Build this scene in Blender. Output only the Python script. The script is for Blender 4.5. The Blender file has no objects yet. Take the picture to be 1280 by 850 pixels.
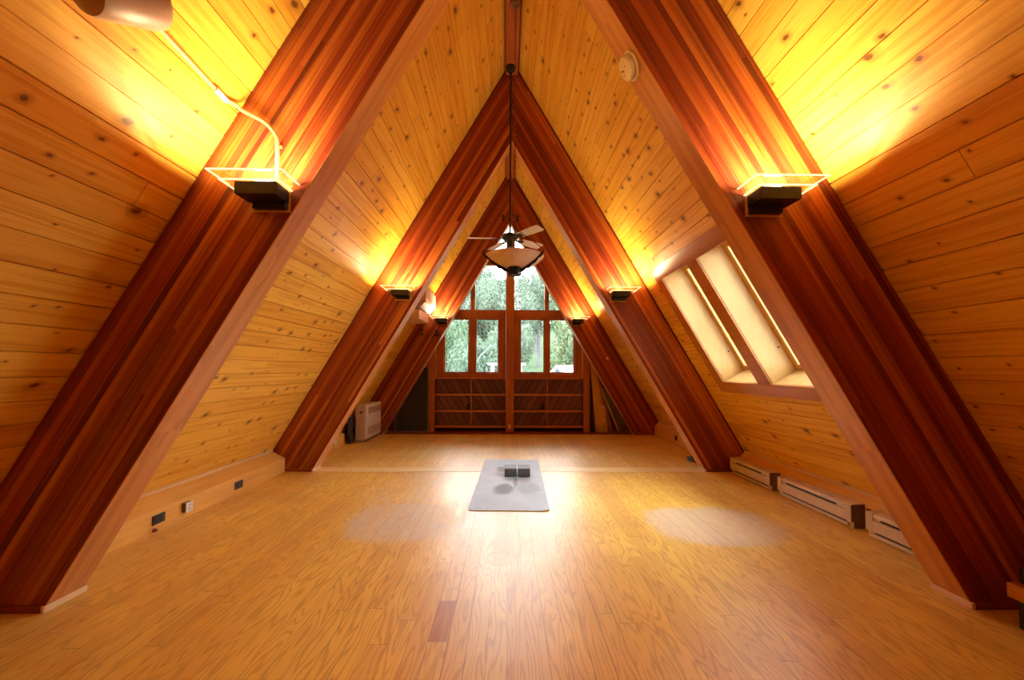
import bpy, math, random
from mathutils import Vector, Matrix, Euler
random.seed(7)
C = bpy.context.scene.collection
PI = math.pi

# ------------------------------------------------------------------ room measures (metres)
A = 2.208          # half width between the arch legs at the floor
S = 1.7113         # rise over run of the roof slopes
G = 0.9765         # vertical depth of the glulam along the ridge
AP = A * S + G     # height of the board ceiling at the ridge
NRM = math.hypot(S, 1.0)
SINA, COSA = S / NRM, 1.0 / NRM
BOARD = 0.1254
Y0, Y1, Y2, Y3, T = -0.636, 1.9385, 4.513, 7.0652, 0.177
YB, YF = -2.7, 7.52
LAMP_COL = (1.0, 0.77, 0.43)
LAMP_W = 5.6
GLOW_W = 8.6
SKY = 16.0

# ------------------------------------------------------------------ mesh builder
class MB:
    def __init__(s): s.v = []; s.f = []; s.m = []
    def add(s, vs, fs, mi=0):
        b = len(s.v); s.v += [tuple(v) for v in vs]
        for f in fs: s.f.append(tuple(b + i for i in f)); s.m.append(mi)
        return s
    def box(s, x0, x1, y0, y1, z0, z1, mi=0):
        v = [(x0,y0,z0),(x1,y0,z0),(x1,y1,z0),(x0,y1,z0),(x0,y0,z1),(x1,y0,z1),(x1,y1,z1),(x0,y1,z1)]
        return s.add(v, [(0,3,2,1),(4,5,6,7),(0,1,5,4),(1,2,6,5),(2,3,7,6),(3,0,4,7)], mi)
    def hexa(s, bot, top, mi=0):
        return s.add(list(bot) + list(top), [(3,2,1,0),(4,5,6,7),(0,1,5,4),(1,2,6,5),(2,3,7,6),(3,0,4,7)], mi)
    def prism(s, pts, a0, a1, axis='y', mi=0):
        def P(p, a):
            return {'y': (p[0], a, p[1]), 'x': (a, p[0], p[1]), 'z': (p[0], p[1], a)}[axis]
        n = len(pts)
        v = [P(p, a0) for p in pts] + [P(p, a1) for p in pts]
        f = [tuple(range(n)), tuple(range(2*n-1, n-1, -1))]
        f += [(i, i+n, (i+1) % n + n, (i+1) % n) for i in range(n)]
        return s.add(v, f, mi)
    def tube(s, pts, r, n=10, mi=0, caps=True, radii=None):
        pts = [Vector(p) for p in pts]; rings = []
        up = Vector((0,0,1))
        for i, p in enumerate(pts):
            d = (pts[min(i+1, len(pts)-1)] - pts[max(i-1, 0)]).normalized()
            ref = up if abs(d.z) < 0.95 else Vector((1,0,0))
            a = d.cross(ref).normalized(); b = a.cross(d).normalized()
            rr = radii[i] if radii else r
            rings.append([p + (a*math.cos(2*PI*k/n) + b*math.sin(2*PI*k/n))*rr for k in range(n)])
        v = [q for R in rings for q in R]; f = []
        for i in range(len(pts)-1):
            for k in range(n):
                f.append((i*n+k, i*n+(k+1) % n, (i+1)*n+(k+1) % n, (i+1)*n+k))
        if caps:
            f.append(tuple(range(n-1, -1, -1))); f.append(tuple((len(pts)-1)*n+k for k in range(n)))
        return s.add(v, f, mi)
    def lathe(s, prof, n=32, M=None, mi=0):
        M = M or Matrix.Identity(4); v = []; f = []
        for r, z in prof:
            for k in range(n):
                v.append(M @ Vector((r*math.cos(2*PI*k/n), r*math.sin(2*PI*k/n), z)))
        for i in range(len(prof)-1):
            for k in range(n):
                f.append((i*n+k, i*n+(k+1) % n, (i+1)*n+(k+1) % n, (i+1)*n+k))
        if prof[0][0] > 1e-5: f.append(tuple(range(n-1, -1, -1)))
        if prof[-1][0] > 1e-5: f.append(tuple((len(prof)-1)*n+k for k in range(n)))
        return s.add(v, f, mi)
    def build(s, name, mats, parent=None, bevel=0, smooth=False, M=None):
        off = Vector((0,0,0))
        me = bpy.data.meshes.new(name)
        if not isinstance(mats, (list, tuple)): mats = [mats]
        base = Vector((0,0,0))
        if parent is not None and M is None:
            p = parent
            while p is not None: base = base + p.location; p = p.parent
        me.from_pydata([Vector(v) - base for v in s.v], [], s.f)
        for m in mats: me.materials.append(m)
        for p, mi in zip(me.polygons, s.m): p.material_index = mi
        if smooth:
            for p in me.polygons: p.use_smooth = True
        me.update()
        o = bpy.data.objects.new(name, me); C.objects.link(o)
        if parent is not None: o.parent = parent
        if M is not None:
            p = parent; b = Vector((0,0,0))
            while p is not None: b = b + p.location; p = p.parent
            o.matrix_basis = Matrix.Translation(-b) @ M
        if bevel:
            b = o.modifiers.new('bevel', 'BEVEL'); b.width = bevel; b.segments = 2
            b.limit_method = 'ANGLE'; b.angle_limit = math.radians(40)
        if smooth:
            try: me.set_sharp_from_angle(angle=math.radians(40))
            except Exception: pass
        return o

def empty(name, loc, label, cat, group=None):
    o = bpy.data.objects.new(name, None); C.objects.link(o); o.location = loc
    o.empty_display_size = 0.1
    return tag(o, label, cat, group)
def tag(o, label, cat, group=None):
    o['label'] = label; o['category'] = cat
    if group: o['group'] = group
    return o
def struct(o): o['kind'] = 'structure'; return o
def copy_tree(o, parent=None):
    c = o.copy(); C.objects.link(c)
    if parent is not None: c.parent = parent
    for ch in list(o.children): copy_tree(ch, c)
    return c

# ------------------------------------------------------------------ materials
def new_mat(name):
    m = bpy.data.materials.new(name); m.use_nodes = True
    nt = m.node_tree; nt.nodes.clear()
    out = nt.nodes.new('ShaderNodeOutputMaterial')
    return m, nt, out
def N(nt, typ, ins=None, **at):
    n = nt.nodes.new(typ)
    for k, v in at.items(): setattr(n, k, v)
    for k, v in (ins or {}).items():
        sk = n.inputs[k]
        if isinstance(v, bpy.types.NodeSocket): nt.links.new(v, sk)
        else: sk.default_value = v
    return n
def mth(nt, op, a, b=0.0, c=0.0):
    n = nt.nodes.new('ShaderNodeMath'); n.operation = op
    for i, v in enumerate((a, b, c)):
        if isinstance(v, bpy.types.NodeSocket): nt.links.new(v, n.inputs[i])
        else: n.inputs[i].default_value = v
    return n.outputs[0]
def vec(nt, x, y, z=0.0):
    return N(nt, 'ShaderNodeCombineXYZ', {0: x, 1: y, 2: z}).outputs[0]
def ramp(nt, fac, stops):
    n = nt.nodes.new('ShaderNodeValToRGB'); nt.links.new(fac, n.inputs[0])
    e = n.color_ramp.elements
    while len(e) < len(stops): e.new(0.5)
    for el, (p, c) in zip(e, stops): el.position = p; el.color = (c[0], c[1], c[2], 1)
    return n.outputs[0]
def mixc(nt, fac, a, b, mode='MIX'):
    n = nt.nodes.new('ShaderNodeMix'); n.data_type = 'RGBA'; n.blend_type = mode
    for sk, v in ((n.inputs[0], fac), (n.inputs[6], a), (n.inputs[7], b)):
        if isinstance(v, bpy.types.NodeSocket): nt.links.new(v, sk)
        else: sk.default_value = (v[0], v[1], v[2], 1) if isinstance(v, (tuple, list)) else v
    return n.outputs[2]
def sstep(nt, v, lo, hi):   # 1 below lo, 0 above hi when lo<hi reversed by map
    return N(nt, 'ShaderNodeMapRange', {0: v, 1: lo, 2: hi, 3: 1.0, 4: 0.0}, interpolation_type='SMOOTHSTEP').outputs[0]
def principled(nt, out, col, rough, **kw):
    p = nt.nodes.new('ShaderNodeBsdfPrincipled')
    for k, v in [('Base Color', col), ('Roughness', rough)] + list(kw.items()):
        k = k.replace('_', ' ')
        sk = p.inputs[k]
        if isinstance(v, bpy.types.NodeSocket): nt.links.new(v, sk)
        elif isinstance(v, (tuple, list)) and len(v) == 3 and sk.type == 'RGBA': sk.default_value = (*v, 1)
        else: sk.default_value = v
    nt.links.new(p.outputs[0], out.inputs[0])
    return p
def plain(name, col, rough=0.5, var=0.08, scale=14.0, metal=0.0, spec=0.5, stretch=(1,1,1)):
    m, nt, out = new_mat(name)
    tc = N(nt, 'ShaderNodeTexCoord')
    mp = N(nt, 'ShaderNodeMapping', {0: tc.outputs['Object'], 3: stretch})
    no = N(nt, 'ShaderNodeTexNoise', {'Vector': mp.outputs[0], 'Scale': scale, 'Detail': 4.0})
    lo = tuple(c*(1-var*2) for c in col); hi = tuple(min(1, c*(1+var*2)) for c in col)
    cc = ramp(nt, no.outputs[0], [(0.3, lo), (0.7, hi)])
    principled(nt, out, cc, rough, Metallic=metal, Specular_IOR_Level=spec)
    return m

def board_pine():
    m, nt, out = new_mat('knotty_pine_boards')
    co = N(nt, 'ShaderNodeTexCoord').outputs['Object']
    sp = N(nt, 'ShaderNodeSeparateXYZ', {0: co}); x, y, z = sp.outputs
    d = mth(nt, 'MULTIPLY', mth(nt, 'SUBTRACT', AP, z), 1/SINA)
    t = mth(nt, 'ADD', mth(nt, 'MULTIPLY', d, 1/BOARD), PHASE)
    bid = mth(nt, 'FLOOR', t)
    side = mth(nt, 'MULTIPLY', mth(nt, 'GREATER_THAN', x, 0.0), 101.3)
    bid = mth(nt, 'ADD', bid, side)
    r1 = N(nt, 'ShaderNodeTexWhiteNoise', {'W': bid}, noise_dimensions='1D').outputs[0]
    u = mth(nt, 'ADD', mth(nt, 'MULTIPLY', y, 1/4.2), mth(nt, 'MULTIPLY', r1, 9.0))
    seg = mth(nt, 'FLOOR', u); fu = mth(nt, 'FRACT', u)
    rn = N(nt, 'ShaderNodeTexWhiteNoise', {'Vector': vec(nt, bid, seg)}, noise_dimensions='2D')
    r2 = rn.outputs[0]
    base = ramp(nt, r2, [(0.0, (.84,.46,.060)), (0.45, (.90,.535,.075)), (0.75, (.93,.58,.095)), (1.0, (.79,.41,.048))])
    gv = vec(nt, mth(nt, 'ADD', mth(nt, 'MULTIPLY', y, 1.4), mth(nt, 'MULTIPLY', r2, 60)), mth(nt, 'MULTIPLY', t, 5.0), mth(nt, 'MULTIPLY', bid, 1.7))
    gr = N(nt, 'ShaderNodeTexNoise', {'Vector': gv, 'Scale': 1.0, 'Detail': 5.0, 'Distortion': 0.6}).outputs[0]
    base = mixc(nt, sstep(nt, gr, 0.36, 0.56), base, mixc(nt, 1.0, base, (.86,.72,.55), 'MULTIPLY'))
    fv = vec(nt, mth(nt, 'MULTIPLY', y, 5), mth(nt, 'MULTIPLY', t, 40.0), r2)
    fg = N(nt, 'ShaderNodeTexNoise', {'Vector': fv, 'Scale': 1.0, 'Detail': 2.0}).outputs[0]
    base = mixc(nt, mth(nt, 'MULTIPLY', sstep(nt, fg, 0.35, 0.5), 0.22), base, (.42,.19,.04))
    # knots
    wv = N(nt, 'ShaderNodeTexNoise', {'Vector': co, 'Scale': 22.0, 'Detail': 2.0}).outputs[0]
    kv = vec(nt, mth(nt, 'ADD', mth(nt, 'ADD', mth(nt, 'MULTIPLY', y, 4.9), mth(nt, 'MULTIPLY', d, 2.0)), mth(nt, 'ADD', mth(nt, 'MULTIPLY', side, 3.3), mth(nt, 'MULTIPLY', wv, .16))),
             mth(nt, 'ADD', mth(nt, 'MULTIPLY', d, 6.5), mth(nt, 'MULTIPLY', wv, .10)))
    vo = N(nt, 'ShaderNodeTexVoronoi', {'Vector': kv, 'Scale': 1.0}, voronoi_dimensions='2D', feature='F1')
    kd = vo.outputs['Distance']
    ks = N(nt, 'ShaderNodeSeparateColor', {0: vo.outputs['Color']})
    has = mth(nt, 'GREATER_THAN', ks.outputs[0], 0.24)
    rad = mth(nt, 'ADD', mth(nt, 'MULTIPLY', mth(nt, 'POWER', ks.outputs[1], 3.0), .10), .028)
    q = mth(nt, 'DIVIDE', kd, rad)
    halo = mth(nt, 'MULTIPLY', sstep(nt, q, 0.9, 3.0), mth(nt, 'MULTIPLY', has, 0.6))
    core = mth(nt, 'MULTIPLY', sstep(nt, q, 0.55, 1.15), mth(nt, 'MULTIPLY', has, 0.9))
    base = mixc(nt, halo, base, (.43,.17,.03))
    base = mixc(nt, core, base, (.15,.048,.012))
    seam = mth(nt, 'MULTIPLY', mth(nt, 'LESS_THAN', fu, 0.0009), 0.6)
    base = mixc(nt, seam, base, (.12,.04,.01))
    principled(nt, out, base, 0.42, Specular_IOR_Level=0.35)
    return m

def glulam():
    m, nt, out = new_mat('laminated_fir')
    co = N(nt, 'ShaderNodeTexCoord').outputs['Object']
    x, y, z = N(nt, 'ShaderNodeSeparateXYZ', {0: co}).outputs
    oi = N(nt, 'ShaderNodeObjectInfo').outputs['Random']
    wob = N(nt, 'ShaderNodeTexNoise', {'Vector': vec(nt, mth(nt, 'MULTIPLY', x, 1.3), mth(nt, 'MULTIPLY', y, 6.0), mth(nt, 'MULTIPLY', z, 14.0)), 'Scale': 1.0, 'Detail': 3.0}).outputs[0]
    lam = mth(nt, 'MULTIPLY', mth(nt, 'ADD', z, mth(nt, 'MULTIPLY', mth(nt, 'SUBTRACT', wob, 0.5), 0.016)), 1/0.0335)
    li = mth(nt, 'FLOOR', mth(nt, 'ADD', lam, 0.02)); li = mth(nt, 'ADD', li, mth(nt, 'MULTIPLY', oi, 77))
    r1 = N(nt, 'ShaderNodeTexWhiteNoise', {'W': li}, noise_dimensions='1D').outputs[0]
    u = mth(nt, 'ADD', mth(nt, 'MULTIPLY', x, 0.42), mth(nt, 'MULTIPLY', r1, 13.0))
    seg = mth(nt, 'FLOOR', u)
    r2 = N(nt, 'ShaderNodeTexWhiteNoise', {'Vector': vec(nt, li, seg)}, noise_dimensions='2D').outputs[0]
    r2 = mth(nt, 'ADD', mth(nt, 'MULTIPLY', r1, 0.8), mth(nt, 'MULTIPLY', r2, 0.2))
    base = ramp(nt, r2, [(0.05, (.16,.018,.010)), (0.3, (.27,.038,.014)), (0.6, (.41,.080,.020)), (0.8, (.62,.19,.038)), (0.95, (.19,.024,.010))])
    sv = vec(nt, mth(nt, 'ADD', mth(nt, 'MULTIPLY', x, 0.55), mth(nt, 'MULTIPLY', r2, 40)), mth(nt, 'MULTIPLY', y, 22), mth(nt, 'MULTIPLY', z, 75))
    st = N(nt, 'ShaderNodeTexNoise', {'Vector': sv, 'Scale': 1.0, 'Detail': 4.0, 'Distortion': 0.35}).outputs[0]
    base = mixc(nt, mth(nt, 'MULTIPLY', sstep(nt, st, 0.36, 0.52), 0.75), base, mixc(nt, 1.0, base, (.55,.36,.30), 'MULTIPLY'))
    hi = N(nt, 'ShaderNodeMapRange', {0: st, 1: 0.60, 2: 0.74, 3: 0.0, 4: 0.6}).outputs[0]
    base = mixc(nt, hi, base, (.70,.30,.075))
    fl = mth(nt, 'FRACT', mth(nt, 'ADD', lam, 0.02))
    glue = mth(nt, 'MULTIPLY', mth(nt, 'LESS_THAN', fl, 0.05), 0.35)
    base = mixc(nt, glue, base, (.16,.035,.01))
    inner = mth(nt, 'LESS_THAN', z, 0.0035)  # soffit face colored lighter, imitating daylight on the arch undersides
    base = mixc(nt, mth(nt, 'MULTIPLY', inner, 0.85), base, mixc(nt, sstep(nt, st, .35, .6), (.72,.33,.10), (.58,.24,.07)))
    kn = N(nt, 'ShaderNodeTexVoronoi', {'Vector': vec(nt, mth(nt, 'MULTIPLY', x, 2.2), mth(nt, 'MULTIPLY', z, 7.0), mth(nt, 'MULTIPLY', y, 7.0)), 'Scale': 1.0})
    ks = N(nt, 'ShaderNodeSeparateColor', {0: kn.outputs['Color']})
    kk = mth(nt, 'MULTIPLY', sstep(nt, kn.outputs['Distance'], 0.03, 0.085), mth(nt, 'GREATER_THAN', ks.outputs[0], 0.72))
    base = mixc(nt, mth(nt, 'MULTIPLY', kk, 0.8), base, (.10,.025,.01))
    principled(nt, out, base, 0.36, Specular_IOR_Level=0.45)
    return m

def floor_mat():
    m, nt, out = new_mat('varnished_strip_floor')
    co = N(nt, 'ShaderNodeTexCoord').outputs['Object']
    x, y, z = N(nt, 'ShaderNodeSeparateXYZ', {0: co}).outputs
    W = 0.0826
    t = mth(nt, 'MULTIPLY', mth(nt, 'ADD', x, 3.012), 1/W)
    bid = mth(nt, 'FLOOR', t); ft = mth(nt, 'FRACT', t)
    r1 = N(nt, 'ShaderNodeTexWhiteNoise', {'W': bid}, noise_dimensions='1D').outputs[0]
    u = mth(nt, 'ADD', mth(nt, 'MULTIPLY', y, 1/2.3), mth(nt, 'MULTIPLY', r1, 11.0))
    seg = mth(nt, 'FLOOR', u); fu = mth(nt, 'FRACT', u)
    rn = N(nt, 'ShaderNodeTexWhiteNoise', {'Vector': vec(nt, bid, seg)}, noise_dimensions='2D')
    r2 = rn.outputs[0]
    base = ramp(nt, r2, [(0.0, (.80,.46,.085)), (0.3, (.88,.53,.085)), (0.7, (.92,.60,.11)), (1.0, (.82,.48,.09))])
    # cathedral grain
    off = mth(nt, 'MULTIPLY', r2, 90.0)
    nv = vec(nt, mth(nt, 'MULTIPLY', mth(nt, 'ADD', x, off), 8.0), mth(nt, 'MULTIPLY', mth(nt, 'ADD', y, off), 1.1), bid)
    nz = N(nt, 'ShaderNodeTexNoise', {'Vector': nv, 'Scale': 1.0, 'Detail': 2.0, 'Roughness': 0.5}).outputs[0]
    ring = mth(nt, 'ADD', mth(nt, 'MULTIPLY', nz, 14.0), mth(nt, 'MULTIPLY', ft, 1.1))
    ring = mth(nt, 'PINGPONG', ring, 0.5)
    line = N(nt, 'ShaderNodeMapRange', {0: ring, 1: 0.22, 2: 0.48, 3: 0.0, 4: 1.0}, interpolation_type='SMOOTHSTEP').outputs[0]
    fn = N(nt, 'ShaderNodeTexNoise', {'Vector': vec(nt, mth(nt, 'MULTIPLY', x, 160), mth(nt, 'MULTIPLY', y, 5.0), bid), 'Scale': 1.0, 'Detail': 3.0}).outputs[0]
    line = mth(nt, 'MULTIPLY', line, N(nt, 'ShaderNodeMapRange', {0: fn, 1: 0.3, 2: 0.7, 3: 0.45, 4: 1.0}).outputs[0])
    base = mixc(nt, mth(nt, 'MULTIPLY', line, 0.58), base, (.46,.175,.018))
    # one reddish replacement board piece and general mottling
    mot = N(nt, 'ShaderNodeTexNoise', {'Vector': co, 'Scale': 1.6, 'Detail': 3.0}).outputs[0]
    base = mixc(nt, mth(nt, 'MULTIPLY', sstep(nt, mot, 0.38, 0.62), 0.25), base, (.50,.21,.035))
    def gt(a, b): return mth(nt, 'GREATER_THAN', a, b)
    def lt(a, b): return mth(nt, 'LESS_THAN', a, b)
    def rect(x0, x1, y0, y1):
        return mth(nt, 'MULTIPLY', mth(nt, 'MULTIPLY', gt(x, x0), lt(x, x1)), mth(nt, 'MULTIPLY', gt(y, y0), lt(y, y1)))
    red = rect(-0.371, -0.289, 1.72, 2.02)
    base = mixc(nt, mth(nt, 'MULTIPLY', red, 0.6), base, (.36,.09,.02))
    # worn, hazy patches in the finish
    wn = N(nt, 'ShaderNodeTexNoise', {'Vector': co, 'Scale': 5.0, 'Detail': 5.0, 'Roughness': 0.6}).outputs[0]
    wn2 = N(nt, 'ShaderNodeTexNoise', {'Vector': vec(nt, mth(nt, 'MULTIPLY', x, 14.0), mth(nt, 'MULTIPLY', y, 3.2)), 'Scale': 1.0, 'Detail': 6.0, 'Roughness': 0.65}).outputs[0]
    def patch(cx, cy, rx, ry, soft, amp):
        ex = mth(nt, 'POWER', mth(nt, 'ABSOLUTE', mth(nt, 'DIVIDE', mth(nt, 'SUBTRACT', x, cx), rx)), 2.6)
        ey = mth(nt, 'POWER', mth(nt, 'ABSOLUTE', mth(nt, 'DIVIDE', mth(nt, 'SUBTRACT', y, cy), ry)), 2.6)
        e = mth(nt, 'ADD', mth(nt, 'ADD', ex, ey), mth(nt, 'MULTIPLY', mth(nt, 'SUBTRACT', wn, 0.5), 1.1))
        return mth(nt, 'MULTIPLY', sstep(nt, e, 1.0 - soft, 1.0 + soft), amp)
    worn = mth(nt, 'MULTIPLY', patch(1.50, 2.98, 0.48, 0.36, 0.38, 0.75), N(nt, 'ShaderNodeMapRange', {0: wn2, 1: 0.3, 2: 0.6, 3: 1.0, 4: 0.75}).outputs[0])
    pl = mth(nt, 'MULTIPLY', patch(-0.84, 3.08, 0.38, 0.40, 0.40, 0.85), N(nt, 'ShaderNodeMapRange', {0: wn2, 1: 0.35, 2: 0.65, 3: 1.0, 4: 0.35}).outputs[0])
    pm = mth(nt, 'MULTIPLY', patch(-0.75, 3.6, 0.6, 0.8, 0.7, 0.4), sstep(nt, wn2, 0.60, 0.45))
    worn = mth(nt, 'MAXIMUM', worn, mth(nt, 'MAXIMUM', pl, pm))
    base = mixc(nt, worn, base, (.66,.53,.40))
    # seams between strips, the odd wide gap, butt joints
    ed = mth(nt, 'MINIMUM', ft, mth(nt, 'SUBTRACT', 1.0, ft))
    gapn = N(nt, 'ShaderNodeTexWhiteNoise', {'W': mth(nt, 'ADD', bid, 0.5)}, noise_dimensions='1D').outputs[0]
    gw = mth(nt, 'ADD', 0.010, mth(nt, 'MULTIPLY', gt(gapn, 0.86), 0.014))
    seam = mth(nt, 'MULTIPLY', lt(ed, gw), 0.62)
    butt = mth(nt, 'MULTIPLY', lt(fu, 0.0010), 0.7)
    base = mixc(nt, mth(nt, 'MAXIMUM', seam, butt), base, (.13,.045,.010))
    rough = mth(nt, 'ADD', mth(nt, 'MULTIPLY', worn, 0.25), mth(nt, 'MULTIPLY', wn, 0.16))
    rough = mth(nt, 'ADD', rough, 0.30)
    bmp = N(nt, 'ShaderNodeBump', {'Strength': 0.12, 'Distance': 0.004, 'Height': mth(nt, 'SUBTRACT', mth(nt, 'ADD', mth(nt, 'MULTIPLY', r2, .25), mth(nt, 'MULTIPLY', wn, .6)), mth(nt, 'MULTIPLY', seam, 1.2))})
    principled(nt, out, base, rough, IOR=1.72, Specular_IOR_Level=0.5, Normal=bmp.outputs[0])
    return m

def grained(name, col, dark, axis='x', rough=0.4, freq=60.0, amt=0.6, spec=0.45):
    m, nt, out = new_mat(name)
    co = N(nt, 'ShaderNodeTexCoord').outputs['Object']
    sc = {'x': (2.0, freq, freq), 'y': (freq, 2.0, freq), 'z': (freq, freq, 2.0)}[axis]
    mp = N(nt, 'ShaderNodeMapping', {0: co, 3: sc})
    n1 = N(nt, 'ShaderNodeTexNoise', {'Vector': mp.outputs[0], 'Scale': 1.0, 'Detail': 5.0, 'Distortion': 0.4}).outputs[0]
    n2 = N(nt, 'ShaderNodeTexNoise', {'Vector': co, 'Scale': 3.0, 'Detail': 3.0}).outputs[0]
    f = mth(nt, 'ADD', mth(nt, 'MULTIPLY', sstep(nt, n1, 0.35, 0.6), amt), mth(nt, 'MULTIPLY', sstep(nt, n2, 0.35, 0.65), 0.25))
    principled(nt, out, mixc(nt, f, col, dark), rough, Specular_IOR_Level=spec)
    return m

def diag_boards(name, col, dark, sgn, x0, z0):
    m, nt, out = new_mat(name)
    co = N(nt, 'ShaderNodeTexCoord').outputs['Object']
    x, y, z = N(nt, 'ShaderNodeSeparateXYZ', {0: co}).outputs
    k = mth(nt, 'MULTIPLY', mth(nt, 'ADD', mth(nt, 'MULTIPLY', x, sgn*0.87), mth(nt, 'MULTIPLY', z, 0.5)), 1/0.115)
    i = mth(nt, 'FLOOR', k); f = mth(nt, 'FRACT', k)
    r = N(nt, 'ShaderNodeTexWhiteNoise', {'W': i}, noise_dimensions='1D').outputs[0]
    c = mixc(nt, r, col, dark)
    g = N(nt, 'ShaderNodeTexNoise', {'Vector': co, 'Scale': 12.0, 'Detail': 4.0}).outputs[0]
    c = mixc(nt, mth(nt, 'MULTIPLY', g, 0.3), c, (.10,.02,.02))
    line = mth(nt, 'LESS_THAN', f, 0.08)
    c = mixc(nt, line, c, (.012,.004,.004))
    principled(nt, out, c, 0.45, Specular_IOR_Level=0.3)
    return m

def glass_mat(name, tint=(.97,.99,.98), gloss=0.08):
    m, nt, out = new_mat(name)
    tr = N(nt, 'ShaderNodeBsdfTransparent', {0: (*tint, 1)})
    gl = N(nt, 'ShaderNodeBsdfGlossy', {'Color': (1,1,1,1), 'Roughness': 0.02})
    lw = N(nt, 'ShaderNodeFresnel', {'IOR': 1.45})
    mx = N(nt, 'ShaderNodeMixShader', {0: mth(nt, 'MINIMUM', mth(nt, 'ADD', lw.outputs[0], gloss - 0.04), 0.9), 1: tr.outputs[0], 2: gl.outputs[0]})
    nt.links.new(mx.outputs[0], out.inputs[0])
    return m

def leaf_mat(name, c1, c2):
    m, nt, out = new_mat(name)
    oi = N(nt, 'ShaderNodeObjectInfo').outputs['Random']
    co = N(nt, 'ShaderNodeTexCoord').outputs['Object']
    n = N(nt, 'ShaderNodeTexNoise', {'Vector': co, 'Scale': 1.3, 'Detail': 5.0}).outputs[0]
    f = mth(nt, 'ADD', mth(nt, 'MULTIPLY', n, 0.8), mth(nt, 'MULTIPLY', oi, 0.3))
    c = ramp(nt, f, [(0.3, c1), (0.75, c2)])
    d = N(nt, 'ShaderNodeBsdfDiffuse', {0: c}); t = N(nt, 'ShaderNodeBsdfTranslucent', {0: c})
    mx = N(nt, 'ShaderNodeMixShader', {0: 0.4, 1: d.outputs[0], 2: t.outputs[0]})
    nt.links.new(mx.outputs[0], out.inputs[0])
    return m
def emit(name, col, st):
    m, nt, out = new_mat(name)
    e = N(nt, 'ShaderNodeEmission', {0: (*col, 1), 1: st}); nt.links.new(e.outputs[0], out.inputs[0])
    return m

d_j = (AP - 1.206) / SINA
PHASE = 1.0 - (d_j / BOARD) % 1.0
M_pine = board_pine()
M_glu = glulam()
M_floor = floor_mat()
M_ledge = grained('ledge_pine', (.84,.48,.105), (.68,.32,.06), 'y', 0.4, 40.0, 0.5)
M_fir = grained('window_fir', (.50,.165,.04), (.34,.09,.02), 'z', 0.38, 50.0)
M_firx = grained('window_fir_rail', (.50,.165,.04), (.34,.09,.02), 'x', 0.38, 50.0)
M_ridge = grained('ridge_fir', (.40,.10,.025), (.26,.055,.015), 'y', 0.4, 40.0)
M_maho = grained('red_stained_wood', (.30,.055,.022), (.17,.028,.012), 'x', 0.4, 40.0)
M_pale = grained('pale_raw_pine', (.80,.58,.33), (.66,.42,.2), 'y', 0.5, 30.0, 0.4)
M_palex = grained('pale_floor_board', (.90,.68,.36), (.80,.55,.24), 'x', 0.3, 40.0, 0.5)
M_trim = grained('smooth_trim_wood', (.55,.22,.06), (.42,.14,.035), 'y', 0.3, 25.0, 0.5, 0.6)
M_well = grained('skylight_ply', (.70,.45,.16), (.62,.36,.11), 'z', 0.45, 12.0, 0.6)
M_diagL = diag_boards('maroon_diagonal_boards', (.30,.160,.215), (.20,.105,.145), 1, 0, 0)
M_diagR = diag_boards('maroon_diagonal_boards_mirrored', (.30,.160,.215), (.20,.105,.145), -1, 0, 0)
M_shelf = grained('maroon_shelf', (.62,.24,.16), (.46,.15,.10), 'x', 0.4, 40.0)
M_black = plain('black_metal', (.012,.012,.013), 0.4, 0.1, 30)
M_bronze = plain('dark_bronze_metal', (.045,.036,.028), 0.35, 0.1, 20, metal=0.6)
M_soot = plain('black_plastic', (.018,.017,.018), 0.45)
M_cream = plain('cream_enamel', (.72,.60,.44), 0.38, 0.03)
M_tan = plain('tan_enamel', (.55,.36,.20), 0.42, 0.04)
M_dim = plain('brown_end_cap', (.20,.13,.09), 0.45, 0.04)
M_slot = plain('dark_grille', (.03,.03,.03), 0.6)
M_white = plain('white_plastic', (.80,.78,.72), 0.4, 0.02)
M_alu = plain('brushed_silver', (.50,.52,.56), 0.5, 0.03)
M_gwin = glass_mat('window_glass')
def frosted():
    m, nt, out = new_mat('sconce_glass')
    tr = N(nt, 'ShaderNodeBsdfTransparent', {0: (.97,.98,.90,1)}); tl = N(nt, 'ShaderNodeBsdfTranslucent', {0: (.95,.92,.75,1)})
    gl = N(nt, 'ShaderNodeBsdfGlossy', {'Color': (1,1,1,1), 'Roughness': 0.05})
    m1 = N(nt, 'ShaderNodeMixShader', {0: 0.14, 1: tr.outputs[0], 2: tl.outputs[0]})
    m2 = N(nt, 'ShaderNodeMixShader', {0: 0.06, 1: m1.outputs[0], 2: gl.outputs[0]})
    nt.links.new(m2.outputs[0], out.inputs[0]); return m
M_gplate = frosted()
M_gedge = emit('lit_glass_edge', (1.0, .88, .45), 1.0)
M_lamp = emit('lamp_tube_glow', (1.0, .80, .45), 60.0)
M_blade = plain('pale_blade', (.62,.50,.50), 0.4, 0.04)
def alabaster():
    m, nt, out = new_mat('alabaster_glass')
    co = N(nt, 'ShaderNodeTexCoord').outputs['Object']
    n = N(nt, 'ShaderNodeTexNoise', {'Vector': co, 'Scale': 9.0, 'Detail': 4.0, 'Distortion': 1.5}).outputs[0]
    c = ramp(nt, n, [(.3, (.82,.70,.52)), (.7, (.92,.84,.70))])
    d = N(nt, 'ShaderNodeBsdfPrincipled', {'Base Color': c, 'Roughness': .25}); t = N(nt, 'ShaderNodeBsdfTranslucent', {0: c})
    mx = N(nt, 'ShaderNodeMixShader', {0: .62, 1: d.outputs[0], 2: t.outputs[0]}); nt.links.new(mx.outputs[0], out.inputs[0]); return m
M_bowl = alabaster()
M_chain = plain('aged_chain', (.20,.11,.05), 0.4, 0.2, metal=0.5)
M_block = plain('charcoal_foam', (.10,.112,.112), 0.6, 0.06, 40)
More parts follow.
